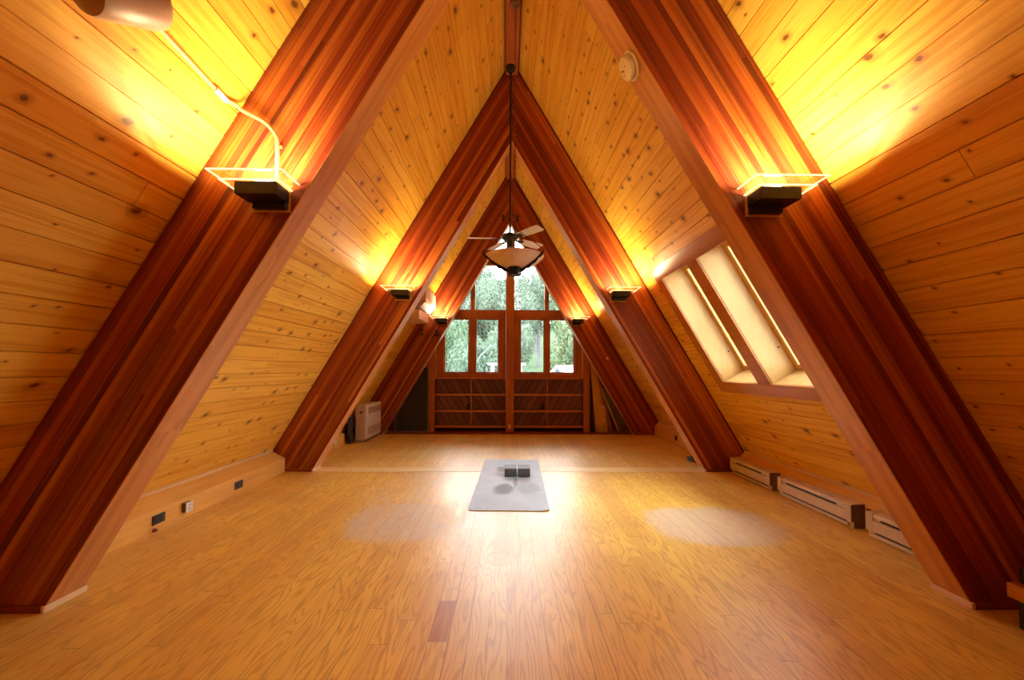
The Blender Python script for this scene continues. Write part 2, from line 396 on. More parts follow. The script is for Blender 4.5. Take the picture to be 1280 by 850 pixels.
M_det = plain('ivory_plastic', (.82,.66,.36), 0.4, 0.03)
M_felt = plain('charcoal_felt', (.035,.034,.036), 0.8, 0.1, 25)
M_card = plain('brown_card', (.66,.40,.18), 0.8, 0.06)
M_cond = plain('painted_conduit', (.62,.38,.15), 0.4, 0.03)
M_hood = plain('dusky_enamel', (.46,.30,.24), 0.4, 0.04)

# ------------------------------------------------------------------ shell: sloped walls, floor, ends
OPEN_Z = (1.028, 2.087)
OPENS = [(3.485, 4.065), (2.735, 3.315)]
def zd(z): return (AP - z) / SINA
def slope_pt(sgn, d, y, h=0.0):     # d down the slope from the ridge, h outward from the room
    x = d * COSA + h * SINA; z = AP - d * SINA + h * COSA
    return (sgn * x, y, z)
def sloped_wall(name, sgn, opens):
    dmax = zd(0.0); pts = []
    k = math.ceil(-10)
    j = (-PHASE) * BOARD
    while j < dmax + BOARD:
        if 0.02 < j < dmax - 0.01:
            pts += [(j - 0.0030, 0.0), (j - 0.0012, 0.011), (j + 0.0012, 0.011), (j + 0.0030, 0.0)]
        j += BOARD
    pts += [(0.0, 0.0), (dmax, 0.0)]
    if opens:
        for zz in OPEN_Z:
            dd = zd(zz); pts = [p for p in pts if abs(p[0] - dd) > 0.004] + [(dd, 0.0)]
    pts.sort()
    ys = [YB, YF]
    for a, b in opens: ys += [a, b]
    ys.sort()
    mb = MB()
    for y0, y1 in zip(ys, ys[1:]):
        hole = any(a - 1e-4 <= y0 and y1 <= b + 1e-4 for a, b in opens)
        for (d0, h0), (d1, h1) in zip(pts, pts[1:]):
            if hole and d0 >= zd(OPEN_Z[1]) - 1e-4 and d1 <= zd(OPEN_Z[0]) + 1e-4: continue
            q = [slope_pt(sgn, d0, y0, h0), slope_pt(sgn, d1, y0, h1), slope_pt(sgn, d1, y1, h1), slope_pt(sgn, d0, y1, h0)]
            mb.add(q, [(0,1,2,3) if sgn < 0 else (3,2,1,0)])
    return struct(mb.build(name, M_pine))
sloped_wall('wall_left', -1, [])
sloped_wall('wall_right', 1, OPENS)
WX = A + G / S
struct(MB().box(-WX, WX, YB, YF, -0.06, 0.0).build('floor', M_floor))
struct(MB().prism([(-WX, 0), (WX, 0), (0, AP)], YB - 0.08, YB).build('wall_back', M_ledge))

# pale flush board across the floor between the middle arch legs, red threshold at the gable
struct(MB().box(-A + 0.02, A - 0.02, Y2 - 0.012, Y2 + T + 0.002, 0.0, 0.003).build('trim_1', M_palex, bevel=0.001))
struct(MB().box(-A + 0.02, A - 0.02, Y3 + 0.01, YF - 0.02, 0.0, 0.012).build('trim_2', M_maho, bevel=0.003))

# ------------------------------------------------------------------ arches
def arch(yf, label, bolts=(), base=True):
    r = empty('timber_arch', (0, yf + T/2, 0), label, 'arch', None)
    D = G * COSA
    L = NRM * (A + G / S)
    for sgn in (-1, 1):
        # local frame: X down the slope from the ridge, Y through the thickness, Z from soffit outward
        din = D * math.tan(math.pi/2 - math.atan(S))  # unused helper length
        # outline in the arch plane (x,z): inner apex, inner foot, outer foot, outer ridge
        pts = [(0.0, A*S), (sgn*A, 0.0), (sgn*(A + G/S - 0.004), 0.0), (0.0, AP - 0.008)]
        ex = Vector((sgn*COSA, 0, -SINA)); ez = Vector((sgn*SINA, 0, COSA)); ey = ez.cross(ex)
        o0 = Vector((0, yf + T/2, A*S))
        M = Matrix(((ex.x, ey.x, ez.x, o0.x), (ex.y, ey.y, ez.y, o0.y), (ex.z, ey.z, ez.z, o0.z), (0,0,0,1)))
        Mi = M.inverted(); mb = MB()
        vs = [Mi @ Vector((p[0], yf, p[1])) for p in pts] + [Mi @ Vector((p[0], yf + T, p[1])) for p in pts]
        mb.add(vs, [(0,1,2,3), (7,6,5,4), (0,4,5,1), (1,5,6,2), (2,6,7,3), (3,7,4,0)])
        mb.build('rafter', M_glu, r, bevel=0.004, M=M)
        if base:
            x0, x1 = sgn*(A - 0.022), sgn*(A - 0.004)
            MB().box(min(x0,x1), max(x0,x1), yf - 0.012, yf + T + 0.004, 0.0, 0.03).build('base_strip', M_pale, r, bevel=0.002)['label'] = 'pale raw wood strip at the foot'
            x2 = sgn*(A + 0.36)
            MB().box(min(x1,x2), max(x1,x2), yf - 0.014, yf, 0.0, 0.03).build('base_strip', M_maho, r, bevel=0.002)
    for (bx, bz) in bolts:
        MB().lathe([(0.0, 0.0), (0.02, 0.0), (0.026, 0.004), (0.026, 0.014), (0.016, 0.02), (0.0, 0.022)], 12,
                   Matrix.Translation((bx, yf, bz)) @ Matrix.Rotation(PI/2, 4, 'X')).build('bolt', M_black, r)
    return r
arch(Y0, 'laminated timber arch behind the viewer', base=False)
arch(Y1, 'nearest laminated timber arch, its two legs framing the room')
arch(Y2, 'middle laminated timber arch standing behind the grey mat')
arch(Y3, 'farthest laminated timber arch framing the gable windows, with black bolts',
     bolts=[(-1.546,1.826),(-1.546,1.752),(-1.285,1.814),(-1.285,1.74),(-0.12,3.885),(-0.12,3.825),(0.14,3.885),(0.14,3.825)])
rb = MB().prism([(-0.068, 4.563), (0.068, 4.563), (0.068, AP - 0.068*S - 0.004), (0.0, AP - 0.004), (-0.068, AP - 0.068*S - 0.004)], YB + 0.01, YF - 0.02).build('ridge_beam', M_ridge, bevel=0.003)
tag(rb, 'dark red beam running along the peak of the ceiling', 'beam')

# ------------------------------------------------------------------ sloped ledges along the floor
def ledge(sgn, xf, y0, y1, zt=0.152):
    zw = 0.222; xw = (AP - zw) / S - 0.004
    xb = (AP - 0.002) / S - 0.01
    mb = MB().prism([(sgn*xf, 0.0), (sgn*xb, 0.0), (sgn*xw, zw), (sgn*(xw - 0.02), zw), (sgn*(xf + 0.004), zt + 0.004), (sgn*xf, zt)], y0, y1)
    mb.prism([(sgn*(xw + .001), zw - .004), (sgn*(xw - 0.018), zw - .004), (sgn*(xw - 0.022), zw + 0.018), (sgn*(xw - 0.012), zw + 0.022)], y0, y1, 'y', 1)
    return struct(mb.build('baseboard_left' if sgn < 0 else 'baseboard_right', [M_ledge, M_pale], bevel=0.003))
e = 0.004
for sgn, xf in ((-1, 2.49), (1, 2.56)):
    ledge(sgn, xf, Y0 + T + e, Y1 - 0.02)
    ledge(sgn, xf, Y1 + T + e, Y2 - 0.02)
ledge(-1, 2.49, Y2 + T + e, 6.12)
ledge(1, 2.56, Y2 + T + e, Y3 - 0.02)

# ------------------------------------------------------------------ gable end
FW = 7.36                       # front plane of the glazing frames
wf = MB()
for sgn in (-1, 1):             # boards between arch and roof behind the last arch, open inside
    a_in = A*S + 0.12
    wf.prism([(0.0, a_in), (sgn*(a_in - 1.0)/S, 1.0), (sgn*((AP - 1.0)/S - .01), 1.0), (0.0, AP - .01)], 7.40, 7.46)
wf.box(-(AP - 1.0)/S + .0, (AP - 1.0)/S, 7.47, YF, 0.0, 1.0)
for sgn in (-1, 1): wf.box(min(sgn*1.365, sgn*1.80), max(sgn*1.365, sgn*1.80), 7.465, 7.469, 1.0, 1.32)
wf.prism([(-(AP-1.0)/S, 1.0), (-(AP)/S + .02, 0.0), (-(AP-1)/S, 0.0)], 7.47, YF)
wf.prism([((AP-1.0)/S, 1.0), ((AP)/S - .02, 0.0), ((AP-1)/S, 0.0)], 7.47, YF)
struct(wf.build('wall_far', M_maho))

def post(x0, x1, y0, y1, z1, n):
    return struct(MB().box(x0, x1, y0, y1, 0.012, z1).build('trim_%d' % n, M_fir, bevel=0.004))
post(-0.062, 0.086, 7.25, 7.40, 3.60, 3)
post(-1.445, -1.345, 7.27, 7.329, 1.58, 4)
post(1.354, 1.463, 7.27, 7.329, 1.58, 5)

def window(n, x0, x1, z0, z1, panes, fr, rails=None, clip=True, yc=FW, cranks=()):
    """frame with stiles between the panes; panes = list of (x0,x1,z0,z1)"""
    r = bpy.data.objects.new('window_%d' % n, None); C.objects.link(r); r.location = (0.5*(x0+x1), yc, z0); struct(r)
    fm = MB(); 
    xs = sorted(panes)
    pz0, pz1 = xs[0][2], xs[0][3]
    fm.box(x0, x1, yc - 0.03, yc + 0.05, z0, pz0); fm.box(x0, x1, yc - 0.03, yc + 0.05, pz1, z1)
    edges = [x0] + [v for p in xs for v in (p[0], p[1])] + [x1]
    for a, b in zip(edges[::2], edges[1::2]):
        if b - a > 0.004: fm.box(a, b, yc - 0.03, yc + 0.05, pz0, pz1)
    fm.build('window_frame', M_fir, r, bevel=0.004)
    for p in xs:
        if fr:
            s = MB(); w = 0.022
            s.box(p[0]-.002, p[0]+w, yc, yc+.03, p[2], p[3]); s.box(p[1]-w, p[1]+.002, yc, yc+.03, p[2], p[3])
            s.box(p[0]+w, p[1]-w, yc, yc+.03, p[2]-.002, p[2]+w); s.box(p[0]+w, p[1]-w, yc, yc+.03, p[3]-w, p[3]+.002)
            s.build('sash', M_fir, r, bevel=0.002)
        MB().box(p[0], p[1], yc + 0.012, yc + 0.018, p[2], p[3]).build('pane', M_gwin, r)
    for cx in cranks:
        c = MB().box(cx-.03, cx+.03, yc-.042, yc-.03, pz0-.02, pz0-.005)
        c.tube([(cx, yc-.045, pz0-.012), (cx-.02, yc-.06, pz0+.01), (cx-.035, yc-.065, pz0+.03)], .006, 8)
        c.build('crank_handle', M_bronze, r)
    return r
window(1, -1.363, -0.064, 0.985, 2.215, [(-1.20,-.735,1.075,2.075), (-.625,-.19,1.075,2.075)], True, cranks=(-1.0,-.45))
window(2, 0.088, 1.363, 0.985, 2.215, [(.198,.652,1.075,2.075), (.735,1.203,1.075,2.075)], True, cranks=(.43,))
window(3, -1.44, -0.064, 2.217, 3.15, [(-1.36,-.715,2.24,3.07), (-.632,-.07,2.24,3.07)], False)
window(4, 0.088, 1.44, 2.217, 3.15, [(.094,.652,2.24,3.07), (.73,1.36,2.24,3.07)], False)
window(5, -0.60, -0.064, 3.152, 3.80, [(-.54,-.07,3.17,3.74)], False)
window(6, 0.088, 0.60, 3.152, 3.80, [(.094,.54,3.17,3.74)], False)
for k, (x0, x1) in enumerate(((-1.363, -0.064), (0.088, 1.363))):
    struct(MB().box(x0, x1, 7.27, 7.46, 0.962, 0.984).build('trim_%d' % (6 + k), M_firx, bevel=0.004))
for k, x in enumerate((-1.334, 1.343)):   # thin pale stop beside the outer stiles
    struct(MB().box(x - .009, x + .009, 7.315, 7.335, 0.986, 2.2).build('trim_%d' % (8 + k), M_pale, bevel=0.002))

# built-in shelving under the windows
def shelving(x0, x1, m1, xm, label):
    r = empty('built_in_shelf', (0.5*(x0+x1), 7.42, 0.012), label, 'shelf')
    MB().box(x0, x1, 7.43, 7.465, 0.03, 0.96).build('back_panel', m1, r)['label'] = 'maroon diagonal board back'
    MB().box(xm - .012, xm + .012, 7.415, 7.43, 0.05, 0.96).build('divider', M_shelf, r)
    for z in (0.676, 0.375, 0.095):
        MB().box(x0, x1, 7.30, 7.43, z - 0.014, z + 0.014).build('shelf_board', M_shelf, r, bevel=0.003)
    MB().box(x0, x1, 7.40, 7.43, 0.013, 0.075).build('toe_kick', M_soot, r)
    return r
shelving(-1.343, -0.065, M_diagL, -0.70, 'maroon built-in shelves under the window left of the center post')
shelving(0.089, 1.352, M_diagR, 0.71, 'maroon built-in shelves under the window right of the center post')
def outlet_far(x, z, label):
    r = empty('power_outlet', (x, 7.43, z - .06), label, 'outlet', 'black outlets')
    MB().box(x-.032, x+.032, 7.416, 7.4295, z-.055, z+.055).build('cover_plate', M_soot, r, bevel=.003)
    for dz in (-.022, .022):
        MB().box(x-.016, x+.016, 7.408, 7.416, z+dz-.014, z+dz+.014).build('socket', M_black, r, bevel=.003)
outlet_far(-0.745, 0.452, 'black outlet on the maroon shelf back left of the center post')
outlet_far(0.62, 0.452, 'black outlet on the maroon shelf back right of the center post')
pl = MB().box(-0.015, 0.035, 7.238, 7.2495, 0.07, 0.15).build('cover_plate', M_det, bevel=.003)
pl.name = 'blank_wall_plate'; tag(pl, 'small yellowish wall plate low on the center window post', 'wall plate')

# ------------------------------------------------------------------ skylights in the right slope
def skylight(n, y0, y1):
    r = bpy.data.objects.new('window_%d' % n, None); C.objects.link(r); struct(r)
    z0, z1 = OPEN_Z; dT, dB = zd(z1), zd(z0)
    r.location = slope_pt(1, dB, 0.5*(y0+y1))
    H = 0.29; t = 0.018
    P = lambda d, y, h: slope_pt(1, d, y, h)
    def slab(d0, d1, ya, yb, h0, h1, name, mat, bev=0.002):
        mb = MB().hexa([P(d1,ya,h0), P(d1,yb,h0), P(d0,yb,h0), P(d0,ya,h0)], [P(d1,ya,h1), P(d1,yb,h1), P(d0,yb,h1), P(d0,ya,h1)])
        return mb.build(name, mat, r, bevel=bev)
    slab(dT, dB, y1 - 0.001, y1 + t, 0.0, H, 'well_side', M_well)
    slab(dT, dB, y0 - t, y0 + 0.001, 0.0, H, 'well_side', M_well)
    slab(dT - t, dT + 0.001, y0, y1, 0.0, H, 'well_head', M_well)
    slab(dB - 0.001, dB + t, y0, y1, 0.0, H, 'well_sill', M_well)
    w = 0.045
    sash = MB()
    for (d0, d1, ya, yb) in ((dT, dT+w, y0, y1), (dB-w, dB, y0, y1), (dT+w, dB-w, y0, y0+w), (dT+w, dB-w, y1-w, y1)):
        sash.hexa([P(d1,ya,H-.05), P(d1,yb,H-.05), P(d0,yb,H-.05), P(d0,ya,H-.05)], [P(d1,ya,H+.01), P(d1,yb,H+.01), P(d0,yb,H+.01), P(d0,ya,H+.01)])
    sash.build('sash', M_well, r, bevel=0.003)
    slab(dT + w, dB - w, y0 + w, y1 - w, H - .022, H - .016, 'pane', M_gwin, 0)
    for (yy) in (y0 + w + .012,):
        q = P(dB - 0.24, y1 - .004, H - .09)
        MB().lathe([(0, 0), (.008, 0), (.008, .006), (0, .008)], 10, Matrix.Translation(q) @ Matrix.Rotation(PI/2, 4, 'X')).build('latch_screw', M_black, r)
    # flat casing boards round the opening, proud of the planks
    return r
skylight(7, *OPENS[0]); skylight(8, *OPENS[1])
def slope_slab(d0, d1, ya, yb, h0, h1):
    P = lambda d, y, h: slope_pt(1, d, y, h)
    return [P(d1,ya,h0), P(d1,yb,h0), P(d0,yb,h0), P(d0,ya,h0)], [P(d1,ya,h1), P(d1,yb,h1), P(d0,yb,h1), P(d0,ya,h1)]
cas = MB(); dT, dB = zd(OPEN_Z[1]), zd(OPEN_Z[0]); h0, h1 = -0.018, -0.001
cas.hexa(*slope_slab(dT - 0.135, dT, Y1 + T + .002, 4.20, h0, h1))
cas.hexa(*slope_slab(dB, dB + 0.12, Y1 + T + .002, 4.20, h0, h1))
cas.hexa(*slope_slab(dT, dB, 4.065, 4.20, h0, h1))
cas.hexa(*slope_slab(dT, dB, 3.315, 3.485, h0, h1))
cas.hexa(*slope_slab(dT, dB, Y1 + T + .002, 2.735, h0, h1))
struct(cas.build('trim_10', M_trim, bevel=0.002))

# ------------------------------------------------------------------ sconces
def make_sconce():
    r = empty('wall_sconce', (0, 0, 0), '', 'wall lamp', 'glass-topped sconces on the arches')
    # local: x along the arch face (+x towards the room centre), -y out of the face, z up
    def plate(x0, x1, y0, y1, z, t=0.006, w=0.006):
        g = MB().box(x0 + w, x1 - w, y0 + w, y1, z, z + t).build('glass_plate', M_gplate, r)
        ed = MB()
        ed.box(x0, x1, y0, y0 + w, z, z + t); ed.box(x0, x0 + w, y0 + w, y1, z, z + t); ed.box(x1 - w, x1, y0 + w, y1, z, z + t)
        ed.build('polished_edge', M_gedge, g)
    plate(-0.173, 0.173, -0.158, -0.004, 0.0)
    plate(-0.135, 0.140, -0.128, -0.004, -0.032)
    bx0, bx1 = -0.066, 0.126; zb, zt = -0.092, -0.034; t = 0.006
    tray = MB()
    tray.box(bx0, bx1, -0.118, -0.010, zb, zb + t)
    tray.box(bx0, bx1, -0.118, -0.118 + t, zb + t, zt); tray.box(bx0, bx1, -0.010 - t, -0.010, zb + t, zt)
    tray.box(bx0, bx0 + t, -0.118 + t, -0.010 - t, zb + t, zt); tray.box(bx1 - t, bx1, -0.118 + t, -0.010 - t, zb + t, zt)
    tray.build('lamp_box', M_bronze, r, bevel=0.0015)
    MB().box(-0.036, 0.120, -0.035, -0.006, -0.126, -0.088).build('mounting_box', M_black, r, bevel=0.002)
    MB().box(-0.046, 0.132, -0.0065, -0.0005, -0.136, -0.03).build('back_plate', M_ledge, r, bevel=0.001)
    MB().tube([(0.0, -0.064, -0.055), (0.06, -0.064, -0.055)], 0.006, 10).build('lamp_tube', M_lamp, r)
    return r
def lamp_light(x, y, z, face=1, k=1.0):
    L = bpy.data.lights.new('sconce_light', 'AREA'); L.shape = 'RECTANGLE'; L.size = 0.085; L.size_y = 0.02
    L.energy = LAMP_W*k; L.color = LAMP_COL
    o = bpy.data.objects.new('sconce_light', L); C.objects.link(o)
    o.rotation_euler = (PI, 0, 0); o.location = (x, y - 0.064*face, z - 0.046)
    # the wide soft light the glowing glass plates give off
    L2 = bpy.data.lights.new('sconce_glow', 'AREA'); L2.shape = 'RECTANGLE'; L2.size = 0.32; L2.size_y = 0.07
    L2.energy = GLOW_W*k; L2.color = LAMP_COL
    o2 = bpy.data.objects.new('sconce_glow', L2); C.objects.link(o2)
    o2.rotation_euler = (PI, 0, 0); o2.location = (x, y - 0.122*face, z + 0.009)
    return o
proto = make_sconce()
first = True
for yf, cxl, cxr, z, name in ((Y1, -1.235, 1.267, 2.036, 'nearest arch'), (Y2, -1.265, 1.263, 2.052, 'middle arch'), (Y3, -1.222, 1.235, 2.062, 'farthest arch')):
    for sgn, cx in ((-1, cxl), (1, cxr)):
        o = proto if first else copy_tree(proto); first = False
        o.location = (cx, yf, z)
        if sgn > 0: o.scale = (-1, 1, 1)
        o['label'] = 'lit glass-topped sconce on the %s leg of the %s%s' % ('left' if sgn < 0 else 'right', name, ', under a conduit' if (sgn < 0 and yf == Y1) else '')
        lamp_light(cx - sgn*0.03, yf, z)

for sgn in (-1, 1):             # unseen pair added for fill light on the arch behind the viewer
    o = copy_tree(proto); o.location = (sgn*1.25, Y0 + T, 2.04); o.rotation_euler = (0, 0, PI)
    o.scale = (1, 1, 1) if sgn > 0 else (-1, 1, 1)
    o['label'] = 'unseen sconce added for fill light on the %s leg of the arch behind the viewer' % ('left' if sgn < 0 else 'right')
    lamp_light(sgn*1.25, Y0 + T, 2.04, -1, 0.04)

# conduit feeding the near left sconce, and the housing it comes from
def LW(x, y, h):    # point on the left slope, h proud of it
    d = abs(x)/COSA
    return Vector(slope_pt(-1, d, y, -h))
cd = empty('electrical_conduit', tuple(LW(-1.372, 1.75, 0.0)), 'cream electrical conduit bending down the near left arch to the sconce', 'conduit')
rw = MB(); p0 = LW(-1.362, 1.40, 0.0115); p1 = LW(-1.374, 1.775, 0.0115)
rw.tube([p0, p1], 0.009, 8); rw.build('raceway', M_cond, cd, smooth=True)
cn = MB(); cn.tube([p1 - Vector((0,.01,0)) + Vector((.003,0,-.002)), LW(-1.376, 1.84, 0.0155)], 0.013, 10); cn.build('connector', M_white, cd, smooth=True)['label'] = 'white coupling'
pts = [LW(-1.376, 1.835, 0.0155), LW(-1.368, 1.885, 0.02), (-1.335, 1.905, 2.392), (-1.29, 1.916, 2.372), (-1.235, 1.917, 2.343), (-1.197, 1.917, 2.308), (-1.172, 1.917, 2.27), (-1.164, 1.917, 2.213), (-1.163, 1.917, 2.10), (-1.163, 1.917, 2.045)]
def smooth_path(pts, n=5):
    P = [Vector(p) for p in pts]; P = [2*P[0]-P[1]] + P + [2*P[-1]-P[-2]]; out = []
    for i in range(1, len(P)-2):
        for k in range(n):
            t = k/n; a, b, c, d = P[i-1], P[i], P[i+1], P[i+2]
            out.append(0.5*((2*b) + (c-a)*t + (2*a-5*b+4*c-d)*t*t + (3*b-a-3*c+d)*t**3))
    out.append(P[-2]); return out
MB().tube(smooth_path(pts), 0.0095, 10).build('flexible_pipe', M_cond, cd, smooth=True)
MB().box(-1.172, -1.150, 1.926, 1.937, 2.218, 2.232).build('clip', M_cond, cd, bevel=.002)
hd0, hd1 = Vector((-1.3197, 1.1723, 2.2969)), Vector((-1.2637, 1.3344, 2.3927))
ax = (hd1 - hd0).normalized(); Mh = Matrix.Translation(hd0) @ ax.to_track_quat('Z', 'Y').to_matrix().to_4x4()
Lh = (hd1 - hd0).length
hs = empty('lamp_housing', tuple(LW(-1.27, 1.2, 0.0)), 'dusky cylindrical housing on the ceiling slope in the upper corner of the photo', 'fixture')
MB().lathe([(0.0, -.02), (.06, -.018), (.08, -.004), (.085, .015), (.085, Lh-.015), (.08, Lh+.004), (.06, Lh+.018), (0.0, Lh+.02)], 32, Mh).build('body', M_hood, hs, smooth=True)
MB().box(-.03, .03, -.03, .03, 0, .05).build('bracket', M_hood, hs, M=Matrix.Translation(LW(-1.27, 1.2, 0.001)) @ Vector((SINA,0,-COSA)).to_track_quat('Z','Y').to_matrix().to_4x4())

# ------------------------------------------------------------------ baseboard heaters on the right
def heater(y0, y1, label):
    r = empty('baseboard_heater', (2.50, 0.5*(y0+y1), 0.0), label, 'heater', 'baseboard heaters along the right ledge')
    xf = 2.452; xb = 2.553
    prof = [(xf + .004, 0.045), (xf, 0.05), (xf, 0.118), (xf + .012, 0.123), (xf + .012, 0.138), (xf, 0.142), (xf + .006, 0.162), (xf + .02, 0.168), (xb, 0.172), (xb, 0.0), (xf + .035, 0.0), (xf + .035, 0.045)]
    MB().prism(prof, y0 + .055, y1 - .055).build('body', M_cream, r, bevel=.0015)
    MB().box(xf + .0105, xf + .0125, y0 + .14, y1 - .10, 0.1235, 0.1375).build('air_slot', M_slot, r)
    MB().box(xf + .010, xf + .034, y0 + .06, y1 - .06, 0.034, 0.0445).build('lower_slot', M_slot, r)
    cap = [(xf - .001, 0.045), (xf - .001, 0.162), (xf + .008, 0.17), (xb, 0.174), (xb, 0.0), (xf + .02, 0.0), (xf + .02, .045)]
    MB().prism(cap, y0, y0 + .0545).build('end_cap', M_cream, r, bevel=.002)
    MB().prism(cap, y1 - .0545, y1).build('end_cap', M_cream, r, bevel=.002)
    MB().prism([(xf + .004, 0.01), (xf + .03, 0.008), (xf + .034, 0.034), (xf + .004, 0.03)], y0 + .03, y1 - .03).build('foot_rail', M_cream, r, bevel=.002)
    MB().prism([(p[0]+.002, p[1]*.985+.001) for p in cap], y0 - .003, y0 - .0005).build('end_plate', M_dim, r)['label'] = 'brown end plate facing the viewer'
    return r
heater(3.80, 4.47, 'cream baseboard heater beside the foot of the middle arch')
heater(2.905, 3.69, 'cream baseboard heater halfway along the right ledge')
heater(2.13, 2.785, 'cream baseboard heater partly hidden by the near right arch leg')

def side_outlet(sgn, xf, y, z, w, h, dbl, label, mat=None):
    mat = mat or M_soot
    r = empty('power_outlet', (sgn*xf, y, z - h/2), label, 'outlet', 'black outlets')
    x0, x1 = sgn*(xf - .007), sgn*(xf - .0005)
    MB().box(min(x0,x1), max(x0,x1), y - w/2, y + w/2, z - h/2, z + h/2).build('cover_plate', mat, r, bevel=.002)
    ys = (-w/4, w/4) if dbl else (0,)
    for dy in ys:
        x0, x1 = sgn*(xf - .010), sgn*(xf - .007)
        MB().box(min(x0,x1), max(x0,x1), y + dy - w*.14/(1 if dbl else .7), y + dy + w*.14/(1 if dbl else .7), z - h*.32, z + h*.32).build('socket', M_black if mat is M_soot else M_slot, r, bevel=.001)
    return r
side_outlet(-1, 2.49, 2.884, 0.082, .104, .066, True, 'black double outlet on the left ledge, nearest the viewer')
side_outlet(-1, 2.49, 3.725, 0.079, .108, .068, False, 'black outlet on the left ledge near the foot of the middle arch')
side_outlet(1, 2.56, 2.845, 0.115, .075, .07, False, 'black outlet on the ledge between two baseboard heaters')
side_outlet(1, 2.56, 6.14, 0.10, .075, .075, False, 'black outlet on the far right ledge beyond the middle arch')
tb = empty('junction_box', (-2.475, 3.115, .05), 'small white box with an outlet face on the left ledge', 'outlet box')
MB().box(-2.4895, -2.458, 3.085, 3.147, .052, .122).build('box_body', M_dim, tb, bevel=.002)
MB().box(-2.458, -2.452, 3.083, 3.149, .050, .124).build('face_plate', M_white, tb, bevel=.002)
for dz in (-.016, .016): MB().box(-2.452, -2.450, 3.108, 3.126, .087+dz-.008, .087+dz+.008).build('socket', M_cream, tb)
kb = MB().lathe([(0, 0), (.014, 0), (.014, .006), (.008, .012), (.010, .02), (0, .024)], 14, Matrix.Translation((-2.4895, 2.851, .0145)) @ Matrix.Rotation(PI/2, 4, 'Y')).build('door_stop', M_maho)
tag(kb, 'tiny brown knob low on the left ledge under the double outlet', 'knob')
wb = MB().box(-2.4895, -2.46, 5.70, 5.76, .07, .13).build('outlet_box', M_white, bevel=.003)
tag(wb, 'small white box on the left ledge beside the wall heater', 'outlet box')
tk = MB().lathe([(0, 0), (.022, 0), (.026, .008), (.026, .016), (.018, .024), (0, .026)], 16, Matrix.Translation((1.738, Y3 - .0005, 1.343)) @ Matrix.Rotation(PI/2, 4, 'X')).build('round_knob', M_det, smooth=True)
tag(tk, 'small round tan knob on the right leg of the farthest arch', 'knob')

# ------------------------------------------------------------------ gas wall heater on the left
wh = empty('space_heater', (-2.30, 6.66, 0), 'cream console heater standing on the floor at the left wall', 'heater')
hx0, hx1, hy0, hy1, hz0, hz1 = -2.405, -2.232, 6.31, 7.035, 0.02, 0.575
MB().box(hx0, hx1 - .035, hy0, hy1, hz0, hz1).build('casing', M_tan, wh, bevel=.008)
MB().box(hx1 - .033, hx1, hy0 + .004, hy1 - .004, hz0 + .02, hz1 + .006).build('front_panel', M_cream, wh, bevel=.008)
gl = MB().box(hx1 + .0005, hx1 + .004, hy0 + .10, hy1 - .06, .43, .525)
gl.build('top_grille', M_dim, wh)
gs = MB()
for k in range(12): gs.box(hx1 + .004, hx1 + .006, hy0 + .12 + k*.043, hy0 + .145 + k*.043, .435, .52)
gs.build('grille_bars', M_tan, wh)
MB().box(hx1 + .0005, hx1 + .003, hy0 + .05, hy1 - .05, .10, .22).build('lower_grille', M_tan, wh)
MB().lathe([(0, 0), (.018, 0), (.018, .008), (.01, .014), (0, .014)], 14, Matrix.Translation((hx1 - .085, hy0 - .0005, .46)) @ Matrix.Rotation(PI/2, 4, 'X')).build('control_knob', M_soot, wh)
MB().box(hx0 + .01, hx1 - .01, hy0 + .02, hy1 - .02, 0.0, 0.02).build('plinth', M_dim, wh)
dk = MB().box(-2.46, -2.42, 6.15, 6.28, 0.0, 0.40)
tag(dk.build('black_duct', M_felt, bevel=.01), 'black box standing in the gap behind the console heater', 'duct')

# ------------------------------------------------------------------ mini split unit
ac = empty('air_conditioner', (-1.42, 6.6, 2.1), 'pale air conditioner with silver flap high on the left slope', 'air conditioner')
acp = [(-1.305, 2.43), (-1.30, 2.24), (-1.312, 2.215), (-1.345, 2.20), (-1.42, 2.115), (-1.548, 2.10), (-1.372, 2.398), (-1.352, 2.43)]
MB().prism(acp, 6.2, 7.03).build('casing', plain('pinkish_white_casing', (.66,.52,.46), .35, .02), ac, bevel=.006)
MB().prism([(-1.314, 2.211), (-1.345, 2.196), (-1.418, 2.112), (-1.408, 2.098), (-1.335, 2.18), (-1.308, 2.198)], 6.215, 7.015).build('louver_flap', M_alu, ac, bevel=.002)['label'] = 'silver flap'
sb = MB().prism([(-1.37, 1.905), (-1.37, 2.045), (-1.579, 2.045), (-1.66, 1.905)], 6.02, 6.75).build('support_block', M_pale, bevel=.004)
tag(sb, 'pale wooden block fixed to the left slope under the air conditioner', 'wooden block')

